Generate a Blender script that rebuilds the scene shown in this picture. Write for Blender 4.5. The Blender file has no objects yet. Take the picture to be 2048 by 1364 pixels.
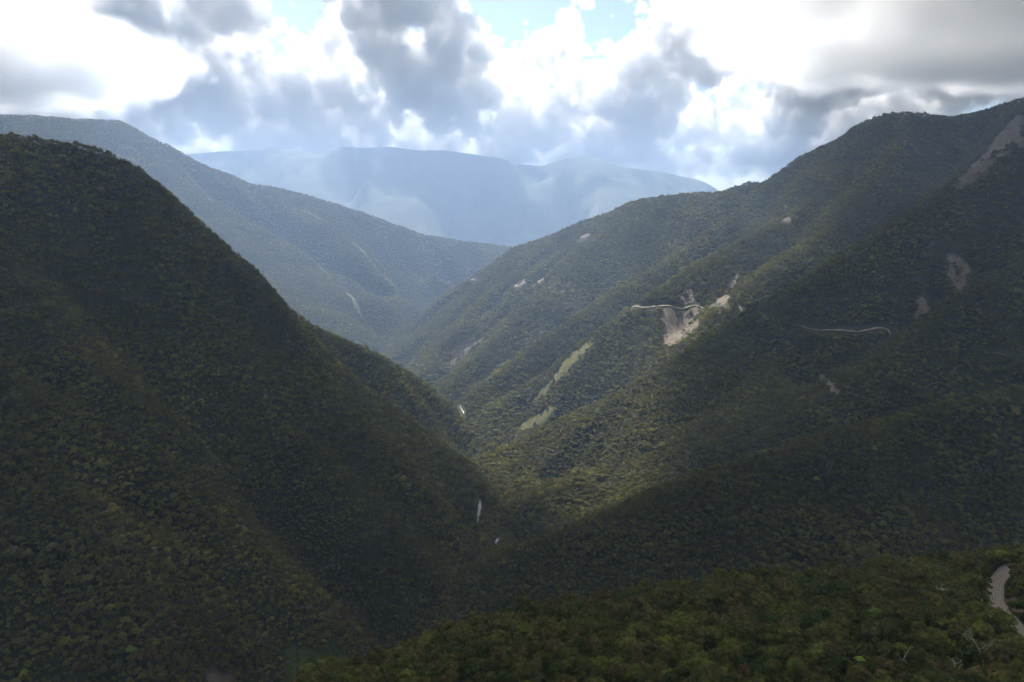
import bpy, math, random
import numpy as np
from mathutils import Vector

S = bpy.context.scene
COL = S.collection
# ------------------------------------------------------------------ camera
F_PX = 1384.0
PITCH = math.radians(10.3)
CP, SP = math.cos(PITCH), math.sin(PITCH)
cam = bpy.data.cameras.new('camera')
cam_ob = bpy.data.objects.new('camera', cam)
COL.objects.link(cam_ob)
S.camera = cam_ob
cam.sensor_width = 36.0
cam.lens = 36.0 * F_PX / 2048.0
cam.clip_start = 1.0
cam.clip_end = 60000.0
cam_ob.rotation_euler = (math.pi / 2 - PITCH, 0, 0)
# ------------------------------------------------------------------ daylight
SUN_EL, SUN_AZ = math.radians(56), math.radians(-20)
world = bpy.data.worlds.new('World')
S.world = world
world.use_nodes = True
wnt = world.node_tree
sky_tex = wnt.nodes.new('ShaderNodeTexSky')
sky_tex.sky_type = 'NISHITA'
sky_tex.sun_disc = False
sky_tex.sun_elevation = SUN_EL
sky_tex.sun_rotation = SUN_AZ
wnt.nodes['Background'].inputs[1].default_value = 0.05
wnt.links.new(sky_tex.outputs[0], wnt.nodes['Background'].inputs[0])
sun = bpy.data.lights.new('sun', 'SUN')
sun.energy = 5.0
sun.angle = math.radians(0.5)
sun.color = (1.0, 0.95, 0.87)
sun_ob = bpy.data.objects.new('sun', sun)
COL.objects.link(sun_ob)
sun_ob.rotation_euler = (-(math.pi / 2 - SUN_EL), 0, -SUN_AZ)
vs = S.view_settings
vs.view_transform = 'Standard'
vs.look = 'None'
vs.gamma = 1.0
vs.use_curve_mapping = False
vs.exposure = 2.0
S.cycles.use_denoising = True
S.cycles.max_bounces = 10
S.cycles.diffuse_bounces = 2
S.cycles.volume_bounces = 6
S.cycles.transparent_max_bounces = 8
HAZE_DENSITY = 7.5e-5
HAZE_COLOR = (.33, .46, .68, 1)


def ray(u, v):
    a = (u - 1024.0) / F_PX
    b = (682.0 - v) / F_PX
    return a, CP + SP * b, -SP + CP * b


def at(u, v, Y):
    """world point Y metres ahead in the direction read off the picture at (u, v)"""
    a, y, z = ray(u, v)
    return (a / y * Y, Y, z / y * Y)


# ---------------------------------------------------------------- noise
def _hash(ix, iy, seed):
    h = (ix.astype(np.int64) * 374761393 + iy.astype(np.int64) * 668265263 + seed * 974711) & 0x7fffffff
    h = ((h ^ (h >> 13)) * 1274126177) & 0x7fffffff
    return ((h ^ (h >> 16)) & 0xffff) / 32767.5 - 1.0
def noise(x, y, seed=0):
    ix = np.floor(x); iy = np.floor(y); fx = x - ix; fy = y - iy
    ux = fx * fx * fx * (fx * (fx * 6 - 15) + 10); uy = fy * fy * fy * (fy * (fy * 6 - 15) + 10)
    a = _hash(ix, iy, seed); b = _hash(ix + 1, iy, seed); c = _hash(ix, iy + 1, seed); d = _hash(ix + 1, iy + 1, seed)
    return a + (b - a) * ux + (c - a) * uy + (a - b - c + d) * ux * uy
def fbm(x, y, seed=0, octv=4, gain=.5):
    s = 0; am = 1.0; t = 0
    for i in range(octv):
        s = s + am * noise(x, y, seed + i * 17); t += am
        x = x * 2.03 + 11.3; y = y * 2.03 - 7.1; am *= gain
    return s / t
# ---------------------------------------------------------------- crests: (u, v, Y) read from the picture, Y metres ahead
def line(pts, step, drop=0.0):
    P = np.array([at(*p) for p in pts]); P[:, 2] -= drop
    out = []
    for a, b in zip(P[:-1], P[1:]):
        n = max(1, int(np.linalg.norm((b - a)[:2]) / step))
        t = np.linspace(0, 1, n, endpoint=False)[:, None]
        out.append(a + (b - a) * t)
    out.append(P[-1:])
    return np.concatenate(out)
TREE = 9.0
def crest(pts, s, step=10.0, drop=TREE, soft=0.0):
    L = line(pts, step, drop)
    return np.column_stack([L, np.full(len(L), s)])
def loft(rows, s, step=10.0, drop=TREE):
    """a patch through several rows of picture points"""
    R = []
    for r in rows:
        P = np.array([at(*p) for p in r]); P[:, 2] -= drop; R.append(P)
    R = np.array(R); out = []
    nr, nc = R.shape[:2]
    for i in range(nr - 1):
        for j in range(nc - 1):
            a, b, c, d = R[i, j], R[i, j + 1], R[i + 1, j], R[i + 1, j + 1]
            n = max(2, int(max(np.linalg.norm((b - a)[:2]), np.linalg.norm((d - c)[:2])) / step))
            m = max(2, int(max(np.linalg.norm((c - a)[:2]), np.linalg.norm((d - b)[:2])) / step))
            U, V = np.meshgrid(np.linspace(0, 1, n), np.linspace(0, 1, m))
            U = U.ravel()[:, None]; V = V.ravel()[:, None]
            out.append(a * (1 - U) * (1 - V) + b * U * (1 - V) + c * (1 - U) * V + d * U * V)
    L = np.concatenate(out)
    return np.column_stack([L, np.full(len(L), s)])

MOUNT = {}
MOUNT['left'] = dict(cones=[
    crest([(-1500,330,900),(-400,300,1100),(0,260,1350),(120,271,1400),(200,288,1430),(260,321,1480),(310,366,1530),(400,466,1620),(480,541,1700),(540,588,1760)], 1.05),
    crest([(540,588,1760),(640,652,1870),(750,699,1990)], 1.35),
    crest([(750,695,1990),(830,744,2090),(890,794,2180),(945,866,2260)], 1.9),
    crest([(480,545,1700),(600,700,1620),(720,800,1600)], 1.05),
    crest([(720,790,1600),(850,880,1600),(930,945,1590),(985,1000,1590)], 1.3),
    crest([(200,292,1430),(260,440,1380),(400,640,1300)], 1.15),
    crest([(400,640,1300),(560,820,1200)], 1.0),
    crest([(560,820,1200),(700,960,1130),(820,1080,1100),(905,1190,1060)], 1.05),
    crest([(0,262,1350),(20,500,1150)], 1.1),
    crest([(20,500,1150),(150,700,1050),(300,900,960)], .92),
    crest([(300,900,960),(420,1050,900),(520,1200,850),(600,1330,780)], .85),
    crest([(-400,300,1100),(-300,600,950),(-50,850,840),(100,1020,780),(220,1180,720),(330,1340,660)], .78),
    ], warp=28, amp=14, blur=2, gully=190, depth=1.5, jag=4, region=(-2600, 1200, 250, 3000), res=15)
MOUNT['near'] = dict(cones=[
    loft([[(690,1500,250),(1000,1480,235),(1400,1440,230),(1750,1420,240),(2100,1400,250),(2500,1380,250)],
          [(640,1440,285),(1000,1364,300),(1400,1320,310),(1750,1290,315),(2100,1255,320),(2500,1220,320)],
          [(690,1366,345),(1000,1264,420),(1300,1206,450),(1600,1172,465),(2060,1122,480),(2500,1090,500)]], .95, 14, 2.0),
    crest([(2078,1152,395),(2200,1120,395),(2500,1080,395)], .95, 14, 2.0)],
    warp=8, amp=5, gully=45, region=(-450, 1150, 60, 900), res=4)
MOUNT['right'] = dict(cones=[
    # front spur above the foreground slope
    crest([(915,1215,1040),(1000,1100,1060),(1150,1050,1050),(1300,998,1040),(1450,934,1040),(1560,898,1060),(1647,872,1090),(1738,838,1120),(1900,800,1150),(2048,770,1180),(2600,640,1300)], .72),
    # spur beyond the bare gully
    crest([(1600,905,1300),(1690,838,1330),(1720,770,1370),(1780,702,1420),(1862,632,1480),(1925,578,1530),(2048,520,1600),(2600,330,1800)], .78),
    # sunlit spur
    crest([(925,915,2000),(1020,885,1990),(1100,850,1960),(1200,798,1930),(1300,745,1900),(1400,680,1900),(1500,618,1900),(1600,560,1930),(1700,498,1980),(1850,400,2060),(2048,262,2150),(2500,60,2300)], .78),
    # its gentle foot beside the river
    crest([(985,905,1990),(985,950,1760),(975,1005,1580)], .8),
    crest([(1060,868,1975),(1075,930,1800),(1040,1000,1580),(1005,1045,1470)], .72),
    crest([(1150,825,1945),(1180,900,1780),(1150,980,1560),(1110,1050,1400)], .72),
    crest([(1240,780,1915),(1300,870,1720),(1290,950,1520),(1250,1010,1390)], .72),
    crest([(1345,718,1900),(1420,800,1700),(1440,880,1480)], .74),
    crest([(1450,650,1900),(1540,730,1700),(1590,820,1450)], .76),
    crest([(970,1008,1500),(980,1035,1400),(996,1068,1310),(1004,1095,1230)], .8),
    crest([(980,1035,1400),(1060,998,1480),(1130,955,1600)], .75),
    # grassy spur with the track
    crest([(941,865,2280),(1014,792,2330),(1095,741,2350),(1157,690,2370),(1201,657,2390),(1256,613,2420),(1330,565,2470),(1420,510,2560),(1500,470,2700),(1620,400,2900),(1700,300,3150)], .80),
    # skyline ridge
    crest([(755,690,4250),(800,655,4200),(860,615,4150),(905,575,4120),(945,562,4080),(985,525,4050),(1030,492,4000),(1100,470,3900),(1170,440,3800),(1235,420,3700),(1260,402,3650),(1330,388,3550),(1440,382,3450),
           (1500,362,3380),(1560,356,3300),(1600,310,3290),(1680,280,3270),(1725,245,3260),(1775,224,3250),(1820,222,3240),(1880,230,3220),(1935,228,3200),(1980,214,3180),(2048,196,3150),(2300,120,3000),(2900,60,2800)], .74),
    # spurs down the long lit face
    crest([(1030,492,4000),(1000,560,3700),(930,640,3450),(870,700,3250),(850,745,3050)], .74),
    crest([(1260,402,3650),(1180,500,3350),(1080,590,3150),(980,680,2950),(900,760,2700)], .74),
    crest([(1560,356,3300),(1450,440,3100),(1330,520,2900),(1200,600,2750),(1080,680,2600),(980,760,2480)], .76),
    crest([(1820,222,3240),(1760,330,2900),(1690,430,2600),(1600,490,2450),(1500,560,2300),(1440,620,2200)], .78),
    crest([(2048,196,3150),(2000,300,2700),(1960,360,2500)], .8),
    ], warp=34, amp=20, blur=2, gully=230, depth=1.5, jag=5, region=(-1100, 5200, 500, 5000), res=17)
MOUNT['far_left'] = dict(cones=[
    crest([(-900,190,3900),(-300,215,4200),(0,226,4500),(120,232,4650),(240,236,4800),(290,262,4850),(380,312,5000),(440,340,5100),(500,362,5200),(650,397,5400),(750,430,5550),(850,466,5700),(950,484,5800),(1030,493,5900),(1200,540,6100),(1500,640,6400)], .62, 22),
    crest([(560,378,5280),(673,455,5000),(747,528,4800),(820,609,4600),(850,650,4500)], .68, 22),
    crest([(400,322,5020),(500,430,4700),(600,499,4550),(673,572,4480),(761,680,4330)], .68, 22),
    crest([(240,236,4800),(330,340,4500),(420,430,4300),(520,520,4200),(610,610,4150),(690,690,4100)], .66, 22),
    crest([(760,433,5560),(830,500,5300),(900,560,5100),(960,600,5000)], .66, 22),
    crest([(500,362,5200),(600,450,5000),(660,510,4900),(720,570,4750)], .64, 22),
    ], warp=60, amp=28, gully=330, depth=3.2, jag=12, region=(-6500, 2500, 3200, 7500), res=32)
MOUNT['far'] = dict(cones=[
    crest([(-400,330,10500),(100,318,10800),(370,306,11000),(440,304,11000),(500,298,11000),(560,294,11000),(600,296,11000),(635,306,11000),(680,294,11000),(780,292,11000),(880,300,11000),(980,309,11000),(1040,322,10900),(1080,327,10900),(1105,318,10900),(1130,310,10900),(1190,314,10800),(1250,330,10700),
           (1300,340,10600),(1390,356,10500),(1440,380,10400),(1600,440,10300),(2400,420,10200)], .45, 45, 0),
    crest([(680,294,11000),(700,400,10000),(720,480,9300),(740,560,8700)], .5, 45, 0),
    crest([(880,300,11000),(900,380,10200),(860,450,9500),(840,540,9000)], .5, 45, 0),
    crest([(880,385,10100),(960,440,9600),(1040,490,9200),(1080,540,9000)], .5, 45, 0),
    crest([(1130,310,10900),(1120,400,10100),(1090,470,9500),(1090,540,9000)], .5, 45, 0),
    crest([(1250,330,10700),(1230,400,10100),(1190,470,9500),(1160,540,9000)], .5, 45, 0),
    crest([(500,298,11000),(520,380,10300),(560,450,9700),(600,560,9000)], .5, 45, 0),
    ], warp=160, amp=70, gully=800, depth=2.4, jag=40, region=(-7500, 8500, 7800, 12500), res=75)
FLOOR = -1300.0
def height(name, X, Y, seed=0):
    """sand-pile envelope of the crests, warped and cut by gullies that run straight down from them"""
    M = MOUNT[name]
    C = np.concatenate(M['cones']).astype(np.float32)
    arc, base = [], 0.0
    for q in M['cones']:
        st = np.r_[0, np.linalg.norm(np.diff(q[:, :2], axis=0), axis=1)]
        arc.append(np.cumsum(np.minimum(st, 60)) + base)
        base += 5000.0
    arc = np.concatenate(arc)
    x = X.astype(np.float32).ravel()
    y = Y.astype(np.float32).ravel()
    w = M['warp']
    q = w * 9.0
    nx = (w * fbm(x / q, y / q, 3, 3)).astype(np.float32)
    ny = (w * fbm(x / q, y / q, 91, 3)).astype(np.float32)
    out = np.full(x.shape, FLOOR - 200, np.float32)
    d0 = np.zeros_like(out)
    ac = np.zeros(x.shape)
    for i in range(0, len(x), 2048):
        s = slice(i, i + 2048)
        px, py = x[s], y[s]
        for step in range(2):
            dx = px[:, None] - C[None, :, 0]
            dy = py[:, None] - C[None, :, 1]
            d = np.sqrt(dx * dx + dy * dy)
            z = C[None, :, 2] - C[None, :, 3] * (np.sqrt(d * d + 14.0 ** 2) - 14.0)
            k = z.argmax(1)
            r = np.arange(len(k))
            if step == 0:                       # crests stay where they are, slopes wander
                f = np.clip(d[r, k] / (w * 7), 0, 1)
                px, py = px + nx[s] * f, py + ny[s] * f
        out[s] = z[r, k]
        d0[s] = d[r, k]
        ac[s] = arc[k]
    a, gl = M['amp'], M['gully']
    f = fbm(x / (a * 9), y / (a * 9), 7, 5, .52)
    g = np.clip(d0 / (a * 12), 0, 1)
    out = out + a * g * 1.5 * f
    bend = gl * .5 * fbm(x / (gl * 1.6), y / (gl * 1.6), 51, 2)
    r1 = np.abs(fbm((ac + bend) / gl, d0 / (gl * 6), 61, 2, .4))
    r2 = np.abs(fbm((ac + bend) / (gl * .38), d0 / (gl * 2.5), 71, 2, .4))
    gd = M.get('depth', 1.0)
    out = out + M.get('jag', 0) * fbm(x / (M['res'] * 5), y / (M['res'] * 5), 5, 3, .6)
    out = out + gd * gl * .24 * np.clip(d0 / (gl * 1.5), 0, 1) * np.minimum(2.2 * r1 - .9, .08) + gl * .09 * np.clip(d0 / (gl * .5), 0, 1) * np.minimum(2.0 * r2 - .7, .15)
    Z = np.maximum(out, FLOOR).reshape(X.shape)
    for _ in range(M.get('blur', 1)):
        P = np.pad(Z, 1, mode='edge')
        Z = (P[1:-1, 1:-1] * 4 + P[:-2, 1:-1] * 2 + P[2:, 1:-1] * 2 + P[1:-1, :-2] * 2 + P[1:-1, 2:] * 2 + P[:-2, :-2] + P[2:, 2:] + P[:-2, 2:] + P[2:, :-2]) / 16
    return Z


# ------------------------------------------------------------------ material helpers
def new_mat(name):
    m = bpy.data.materials.new(name)
    m.use_nodes = True
    t = m.node_tree
    t.nodes.clear()
    out = t.nodes.new('ShaderNodeOutputMaterial')
    return m, t, out


def node(t, kind, **k):
    n = t.nodes.new(kind)
    for a, b in k.items():
        setattr(n, a, b)
    return n


def noise_node(t, vec, scale, detail=4, rough=.55):
    n = node(t, 'ShaderNodeTexNoise')
    n.inputs['Scale'].default_value = scale
    n.inputs['Detail'].default_value = detail
    n.inputs['Roughness'].default_value = rough
    if vec is not None:
        t.links.new(vec, n.inputs['Vector'])
    return n


def ramp(t, fac, stops):
    r = node(t, 'ShaderNodeValToRGB')
    e = r.color_ramp.elements
    while len(e) > 1:
        e.remove(e[-1])
    e[0].position, e[0].color = stops[0][0], (*stops[0][1], 1)
    for p, c in stops[1:]:
        q = e.new(p)
        q.color = (*c, 1)
    t.links.new(fac, r.inputs[0])
    return r


def earth_mat(name, stops, scale, bump=.0, bump_scale=None, stretch=None):
    m, t, out = new_mat(name)
    geo = node(t, 'ShaderNodeNewGeometry')
    vec = geo.outputs['Position']
    if stretch:
        mp = node(t, 'ShaderNodeMapping')
        mp.inputs['Scale'].default_value = stretch
        t.links.new(vec, mp.inputs['Vector'])
        vec = mp.outputs[0]
    n = noise_node(t, vec, scale, 8, .6)
    r = ramp(t, n.outputs[0], stops)
    b = node(t, 'ShaderNodeBsdfPrincipled')
    b.inputs['Roughness'].default_value = .95
    b.inputs['Specular IOR Level'].default_value = .1
    t.links.new(r.outputs[0], b.inputs['Base Color'])
    if bump:
        n2 = noise_node(t, vec, bump_scale or scale * 4, 8, .65)
        bp = node(t, 'ShaderNodeBump')
        bp.inputs['Strength'].default_value = 1.0
        bp.inputs['Distance'].default_value = bump
        t.links.new(n2.outputs[0], bp.inputs['Height'])
        t.links.new(bp.outputs[0], b.inputs['Normal'])
    t.links.new(b.outputs[0], out.inputs['Surface'])
    return m


def leaf_mat(name, stops, patch=None, transl=.48, fine=.9):
    """foliage: one hue per tree, drifting from stand to stand, mottled leaf by leaf"""
    m, t, out = new_mat(name)
    info = node(t, 'ShaderNodeObjectInfo')
    fac = info.outputs['Random']
    if patch:
        pn = noise_node(t, info.outputs['Location'], 1 / patch, 3, .6)
        mx = node(t, 'ShaderNodeMath', operation='MULTIPLY_ADD')
        t.links.new(pn.outputs[0], mx.inputs[0])
        mx.inputs[1].default_value = 1.5
        mx.inputs[2].default_value = -.55
        ad = node(t, 'ShaderNodeMath', operation='MULTIPLY_ADD')
        t.links.new(info.outputs['Random'], ad.inputs[0])
        ad.inputs[1].default_value = .6
        t.links.new(mx.outputs[0], ad.inputs[2])
        fac = ad.outputs[0]
    r = ramp(t, fac, stops)
    tc = node(t, 'ShaderNodeTexCoord')
    n = noise_node(t, tc.outputs['Object'], fine, 3, .6)
    mr = node(t, 'ShaderNodeMapRange')
    mr.inputs['From Min'].default_value = .3
    mr.inputs['From Max'].default_value = .7
    mr.inputs['To Min'].default_value = .62
    mr.inputs['To Max'].default_value = 1.38
    t.links.new(n.outputs[0], mr.inputs['Value'])
    mul = node(t, 'ShaderNodeVectorMath', operation='SCALE')
    t.links.new(r.outputs[0], mul.inputs[0])
    t.links.new(mr.outputs[0], mul.inputs['Scale'])
    d = node(t, 'ShaderNodeBsdfDiffuse')
    tr = node(t, 'ShaderNodeBsdfTranslucent')
    mixs = node(t, 'ShaderNodeMixShader')
    mixs.inputs[0].default_value = transl
    t.links.new(mul.outputs[0], d.inputs[0])
    t.links.new(mul.outputs[0], tr.inputs[0])
    t.links.new(d.outputs[0], mixs.inputs[1])
    t.links.new(tr.outputs[0], mixs.inputs[2])
    t.links.new(mixs.outputs[0], out.inputs['Surface'])
    return m


FOREST = [(0, (0.057, 0.068, 0.032)), (.22, (0.086, 0.090, 0.032)), (.42, (0.117, 0.094, 0.045)), (.60, (0.109, 0.116, 0.035)),
          (.78, (0.146, 0.143, 0.040)), (.92, (0.188, 0.175, 0.050)), (1, (0.245, 0.218, 0.063))]
M_FOREST = leaf_mat('forest_foliage', FOREST, patch=260)
M_NEAR = leaf_mat('near_foliage', [(0, (0.050, 0.070, 0.022)), (.3, (0.078, 0.093, 0.026)), (.5, (0.108, 0.093, 0.037)), (.72, (0.102, 0.121, 0.028)),
                                   (.9, (0.143, 0.155, 0.037)), (1, (0.180, 0.198, 0.047))], patch=60, fine=.7)
HUES = {
    'dark green': leaf_mat('dark_foliage', [(0, (0.045, 0.063, 0.022)), (1, (0.066, 0.082, 0.025))], fine=.7),
    'olive': leaf_mat('olive_foliage', [(0, (0.086, 0.095, 0.028)), (1, (0.109, 0.113, 0.033))], fine=.7),
    'brownish': leaf_mat('brownish_foliage', [(0, (0.102, 0.085, 0.035)), (1, (0.128, 0.104, 0.045))], fine=.7),
    'fresh green': leaf_mat('fresh_foliage', [(0, (0.102, 0.132, 0.031)), (1, (0.144, 0.169, 0.037))], fine=.7),
}
M_LIME = leaf_mat('lime_foliage', [(0, (0.156, 0.221, 0.046)), (1, (0.195, 0.247, 0.058))])
M_PALE = leaf_mat('pale_foliage', [(0, (.11, .15, .065)), (1, (.14, .17, .08))])
M_YELLOW = leaf_mat('yellow_foliage', [(0, (.20, .17, .035)), (1, (.22, .19, .04))])
M_BROWN = leaf_mat('brown_foliage', [(0, (.10, .065, .04)), (1, (.12, .08, .045))])
M_BARK = earth_mat('bark', [(.3, (.07, .055, .04)), (.7, (.14, .115, .09))], .8)
M_PALEBARK = earth_mat('pale_bark', [(.3, (0.238, 0.210, 0.168)), (.7, (0.350, 0.322, 0.266))], .8)
M_FLOOR = earth_mat('forest_floor', [(.3, (.018, .021, .010)), (.55, (.03, .033, .015)), (.7, (.042, .042, .022))], .06, 2.0, .25)
M_FAR = earth_mat('far_forest', [(.3, (.020, .026, .018)), (.5, (.034, .040, .024)), (.72, (.055, .055, .032))], .0035, 14, .02)
M_SCAR = earth_mat('bare_earth', [(.26, (.034, .036, .018)), (.36, (.052, .044, .032)), (.5, (.080, .066, .053)), (.75, (.12, .10, .081))], .05, 3.0, .16, (1, 1, .15))
M_SCARSHADE = earth_mat('shade_lifted_earth', [(.28, (.05, .046, .03)), (.5, (.11, .09, .072)), (.75, (.155, .128, .105))], .05, 3.0, .16, (1, 1, .15))  # same bare earth, its colour lightened to offset the shade on these slopes
M_CLIFF = earth_mat('dark_rock', [(.3, (.035, .032, .026)), (.5, (.062, .050, .040)), (.75, (.095, .078, .064))], .05, 3.0, .16, (1, 1, .15))
M_RED = earth_mat('red_earth', [(.3, (.07, .047, .032)), (.7, (.13, .085, .06))], .35, .3, 1.5)
M_GRASS = earth_mat('grass', [(.3, (.034, .038, .015)), (.5, (.056, .054, .022)), (.72, (.080, .068, .032))], .05, 1.0, .3)
M_VERGE = earth_mat('verge_grass', [(.3, (.040, .052, .014)), (.5, (.075, .085, .022)), (.72, (.11, .11, .035))], .3, .4, .8)
M_MEADOW = earth_mat('meadow', [(.3, (.016, .026, .008)), (.5, (.024, .036, .011)), (.72, (.036, .05, .015))], .12, 1.0, .4)
M_TRACK = earth_mat('track_dirt', [(.3, (.09, .08, .06)), (.7, (.145, .13, .10))], .05)
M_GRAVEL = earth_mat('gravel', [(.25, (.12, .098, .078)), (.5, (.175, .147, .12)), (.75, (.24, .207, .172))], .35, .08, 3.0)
M_RUT = earth_mat('rut', [(.25, (.17, .15, .13)), (.75, (.27, .245, .21))], .5)
M_ROCK = earth_mat('pale_rock', [(.3, (.16, .14, .12)), (.7, (.30, .27, .24))], .3)


def plain_mat(name, col, rough=.5):
    m, t, out = new_mat(name)
    geo = node(t, 'ShaderNodeNewGeometry')
    n = noise_node(t, geo.outputs['Position'], 3.0, 3)
    r = ramp(t, n.outputs[0], [(.3, tuple(c * .85 for c in col)), (.7, col)])
    b = node(t, 'ShaderNodeBsdfPrincipled')
    b.inputs['Roughness'].default_value = rough
    t.links.new(r.outputs[0], b.inputs['Base Color'])
    t.links.new(b.outputs[0], out.inputs['Surface'])
    return m


M_WHITE = plain_mat('white_paint', (.8, .8, .76))
M_SIGN = plain_mat('yellow_paint', (.80, .38, .02))
M_STEEL = plain_mat('galvanised_steel', (.5, .5, .48), .45)


def water_mat():
    m, t, out = new_mat('white_water')
    geo = node(t, 'ShaderNodeNewGeometry')
    n = noise_node(t, geo.outputs['Position'], .16, 6, .65)
    r = ramp(t, n.outputs[0], [(.34, (.02, .019, .017)), (.5, (.06, .052, .043)), (.60, (.10, .09, .077)), (.70, (.26, .26, .255))])
    b = node(t, 'ShaderNodeBsdfPrincipled')
    b.inputs['Roughness'].default_value = .25
    t.links.new(r.outputs[0], b.inputs['Base Color'])
    t.links.new(b.outputs[0], out.inputs['Surface'])
    return m


M_WATER = water_mat()


# ------------------------------------------------------------------ object helpers
def mesh_object(name, verts, faces, mat, parent=None, smooth=False):
    me = bpy.data.meshes.new(name)
    me.from_pydata([tuple(map(float, v)) for v in verts], [], [tuple(map(int, f)) for f in faces])
    if mat:
        me.materials.append(mat)
    if smooth:
        me.polygons.foreach_set('use_smooth', [True] * len(me.polygons))
    o = bpy.data.objects.new(name, me)
    COL.objects.link(o)
    if parent:
        o.parent = parent
    return o


def tag(o, label=None, cat=None, group=None, kind=None):
    for k, v in (('label', label), ('category', cat), ('group', group), ('kind', kind)):
        if v:
            o[k] = v
    return o


def empty(name, loc, rz=0.0, scale=1.0):
    o = bpy.data.objects.new(name, None)
    o.empty_display_size = 1.0
    o.location = loc
    o.rotation_euler = (0, 0, rz)
    o.scale = (scale, scale, scale)
    COL.objects.link(o)
    return o


# ------------------------------------------------------------------ the terrain as height grids
class Grid:
    def __init__(self, name):
        M = MOUNT[name]
        x0, x1, y0, y1 = M['region']
        r = M['res']
        self.r, self.x0, self.y0 = r, x0, y0
        self.gx = np.arange(x0, x1 + r * .5, r, dtype=np.float64)
        self.gy = np.arange(y0, y1 + r * .5, r, dtype=np.float64)
        self.X, self.Y = np.meshgrid(self.gx, self.gy)
        self.Z = height(name, self.X, self.Y).astype(np.float64)

    def __call__(self, x, y):
        fx = (np.asarray(x, float) - self.x0) / self.r
        fy = (np.asarray(y, float) - self.y0) / self.r
        h, w = self.Z.shape
        ok = (fx >= 0) & (fy >= 0) & (fx < w - 1) & (fy < h - 1)
        ix = np.clip(fx.astype(int), 0, w - 2)
        iy = np.clip(fy.astype(int), 0, h - 2)
        tx, ty = fx - ix, fy - iy
        Z = self.Z
        z = (Z[iy, ix] * (1 - tx) + Z[iy, ix + 1] * tx) * (1 - ty) + (Z[iy + 1, ix] * (1 - tx) + Z[iy + 1, ix + 1] * tx) * ty
        return np.where(ok, z, -9999.0)


GR = {n: Grid(n) for n in MOUNT}


def ground(x, y, skip=None):
    z = np.full(np.shape(x), FLOOR)
    for n, g in GR.items():
        if n != skip:
            z = np.maximum(z, g(x, y))
    return z


def cast(pts):
    """where lines of sight read off the picture meet the ground"""
    P = np.array(pts, float)
    a, y, z = ray(P[:, 0], P[:, 1])
    t = np.full(len(P), 130.0)
    lo = t.copy()
    hit = np.zeros(len(P), bool)
    while t.min() < 13000 and not hit.all():
        st = np.maximum(2.0, t * .004)
        tn = t + np.where(hit, 0, st)
        below = ground(a * tn, y * tn) > z * tn
        new = below & ~hit
        lo = np.where(new, t, lo)
        t = np.where(hit, t, tn)
        hit |= below
        if (t[~hit] > 13000).all():
            break
    hi = t.copy()
    for _ in range(12):
        mid = (lo + hi) / 2
        below = ground(a * mid, y * mid) > z * mid
        hi = np.where(below, mid, hi)
        lo = np.where(below, lo, mid)
    return np.column_stack([a * hi, y * hi, z * hi])


def resample(P, step):
    P = np.asarray(P, float)
    d = np.r_[0, np.cumsum(np.linalg.norm(np.diff(P[:, :2], axis=0), axis=1))]
    s = np.linspace(0, d[-1], max(2, int(d[-1] / step) + 1))
    return np.column_stack([np.interp(s, d, P[:, k]) for k in range(3)])


def smooth_line(P, n=4):
    P = np.asarray(P, float).copy()
    for _ in range(n):
        P[1:-1] = P[1:-1] * .5 + (P[:-2] + P[2:]) * .25
    return P


# the near gravel road is cut into its slope before anything is built on it
ROAD_PX = [(2120, 1150), (2085, 1143), (2052, 1142), (2026, 1143), (2007, 1150), (1994, 1163), (1989, 1180), (1990, 1198), (1997, 1215), (2012, 1232), (2034, 1250), (2060, 1270), (2100, 1300)]
road = smooth_line(resample(cast(ROAD_PX), 4.0), 4)
road[:, 2] = np.convolve(np.pad(road[:, 2], 8, mode='edge'), np.ones(17) / 17, 'valid')
ROAD_W = 8.5


def line_dist(x, y, L):
    best = np.full(np.shape(x), 1e9)
    zz = np.zeros(np.shape(x))
    for p, q in zip(L[:-1], L[1:]):
        vx, vy = q[0] - p[0], q[1] - p[1]
        t = np.clip(((x - p[0]) * vx + (y - p[1]) * vy) / (vx * vx + vy * vy + 1e-9), 0, 1)
        d = np.hypot(x - p[0] - t * vx, y - p[1] - t * vy)
        m = d < best
        best = np.where(m, d, best)
        zz = np.where(m, p[2] + t * (q[2] - p[2]), zz)
    return best, zz


g = GR['near']
dd, zz = line_dist(g.X, g.Y, road)
k = np.clip((dd - ROAD_W * .75) / 9.0, 0, 1)
k = k * k * (3 - 2 * k)
g.Z = g.Z * k + (zz - .6) * (1 - k)

LABELS = {
    'left': ('mountain_left', 'steep dark forested mountain filling the left side of the valley'),
    'near': ('hillside_near', 'dark wooded slope below the viewpoint with the gravel road bend'),
    'right': ('mountain_right', 'long forested mountain on the right with spurs, landslides and a track'),
    'far_left': ('mountain_far_left', 'hazy blue ridge with thin spurs behind the dark left mountain'),
    'far': ('mountain_far', 'pale blue mountain range closing the valley under the clouds'),
}
for n, g in GR.items():
    other = ground(g.X, g.Y, skip=n)
    keep = g.Z > other - 45
    if n == 'far':
        keep = g.Z > FLOOR + 1
    h, w = g.Z.shape
    cell = keep[:-1, :-1] | keep[:-1, 1:] | keep[1:, 1:] | keep[1:, :-1]
    idx = np.arange(h * w).reshape(h, w)
    quad = np.stack([idx[:-1, :-1], idx[:-1, 1:], idx[1:, 1:], idx[1:, :-1]], -1)[cell]
    used = np.unique(quad)
    back = np.zeros(h * w, int)
    back[used] = np.arange(len(used))
    V = np.column_stack([g.X.ravel(), g.Y.ravel(), g.Z.ravel()])[used]
    o = mesh_object(LABELS[n][0], V, back[quad], M_FAR if n == 'far' else M_FLOOR, smooth=True)
    tag(o, LABELS[n][1], kind='structure')
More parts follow.
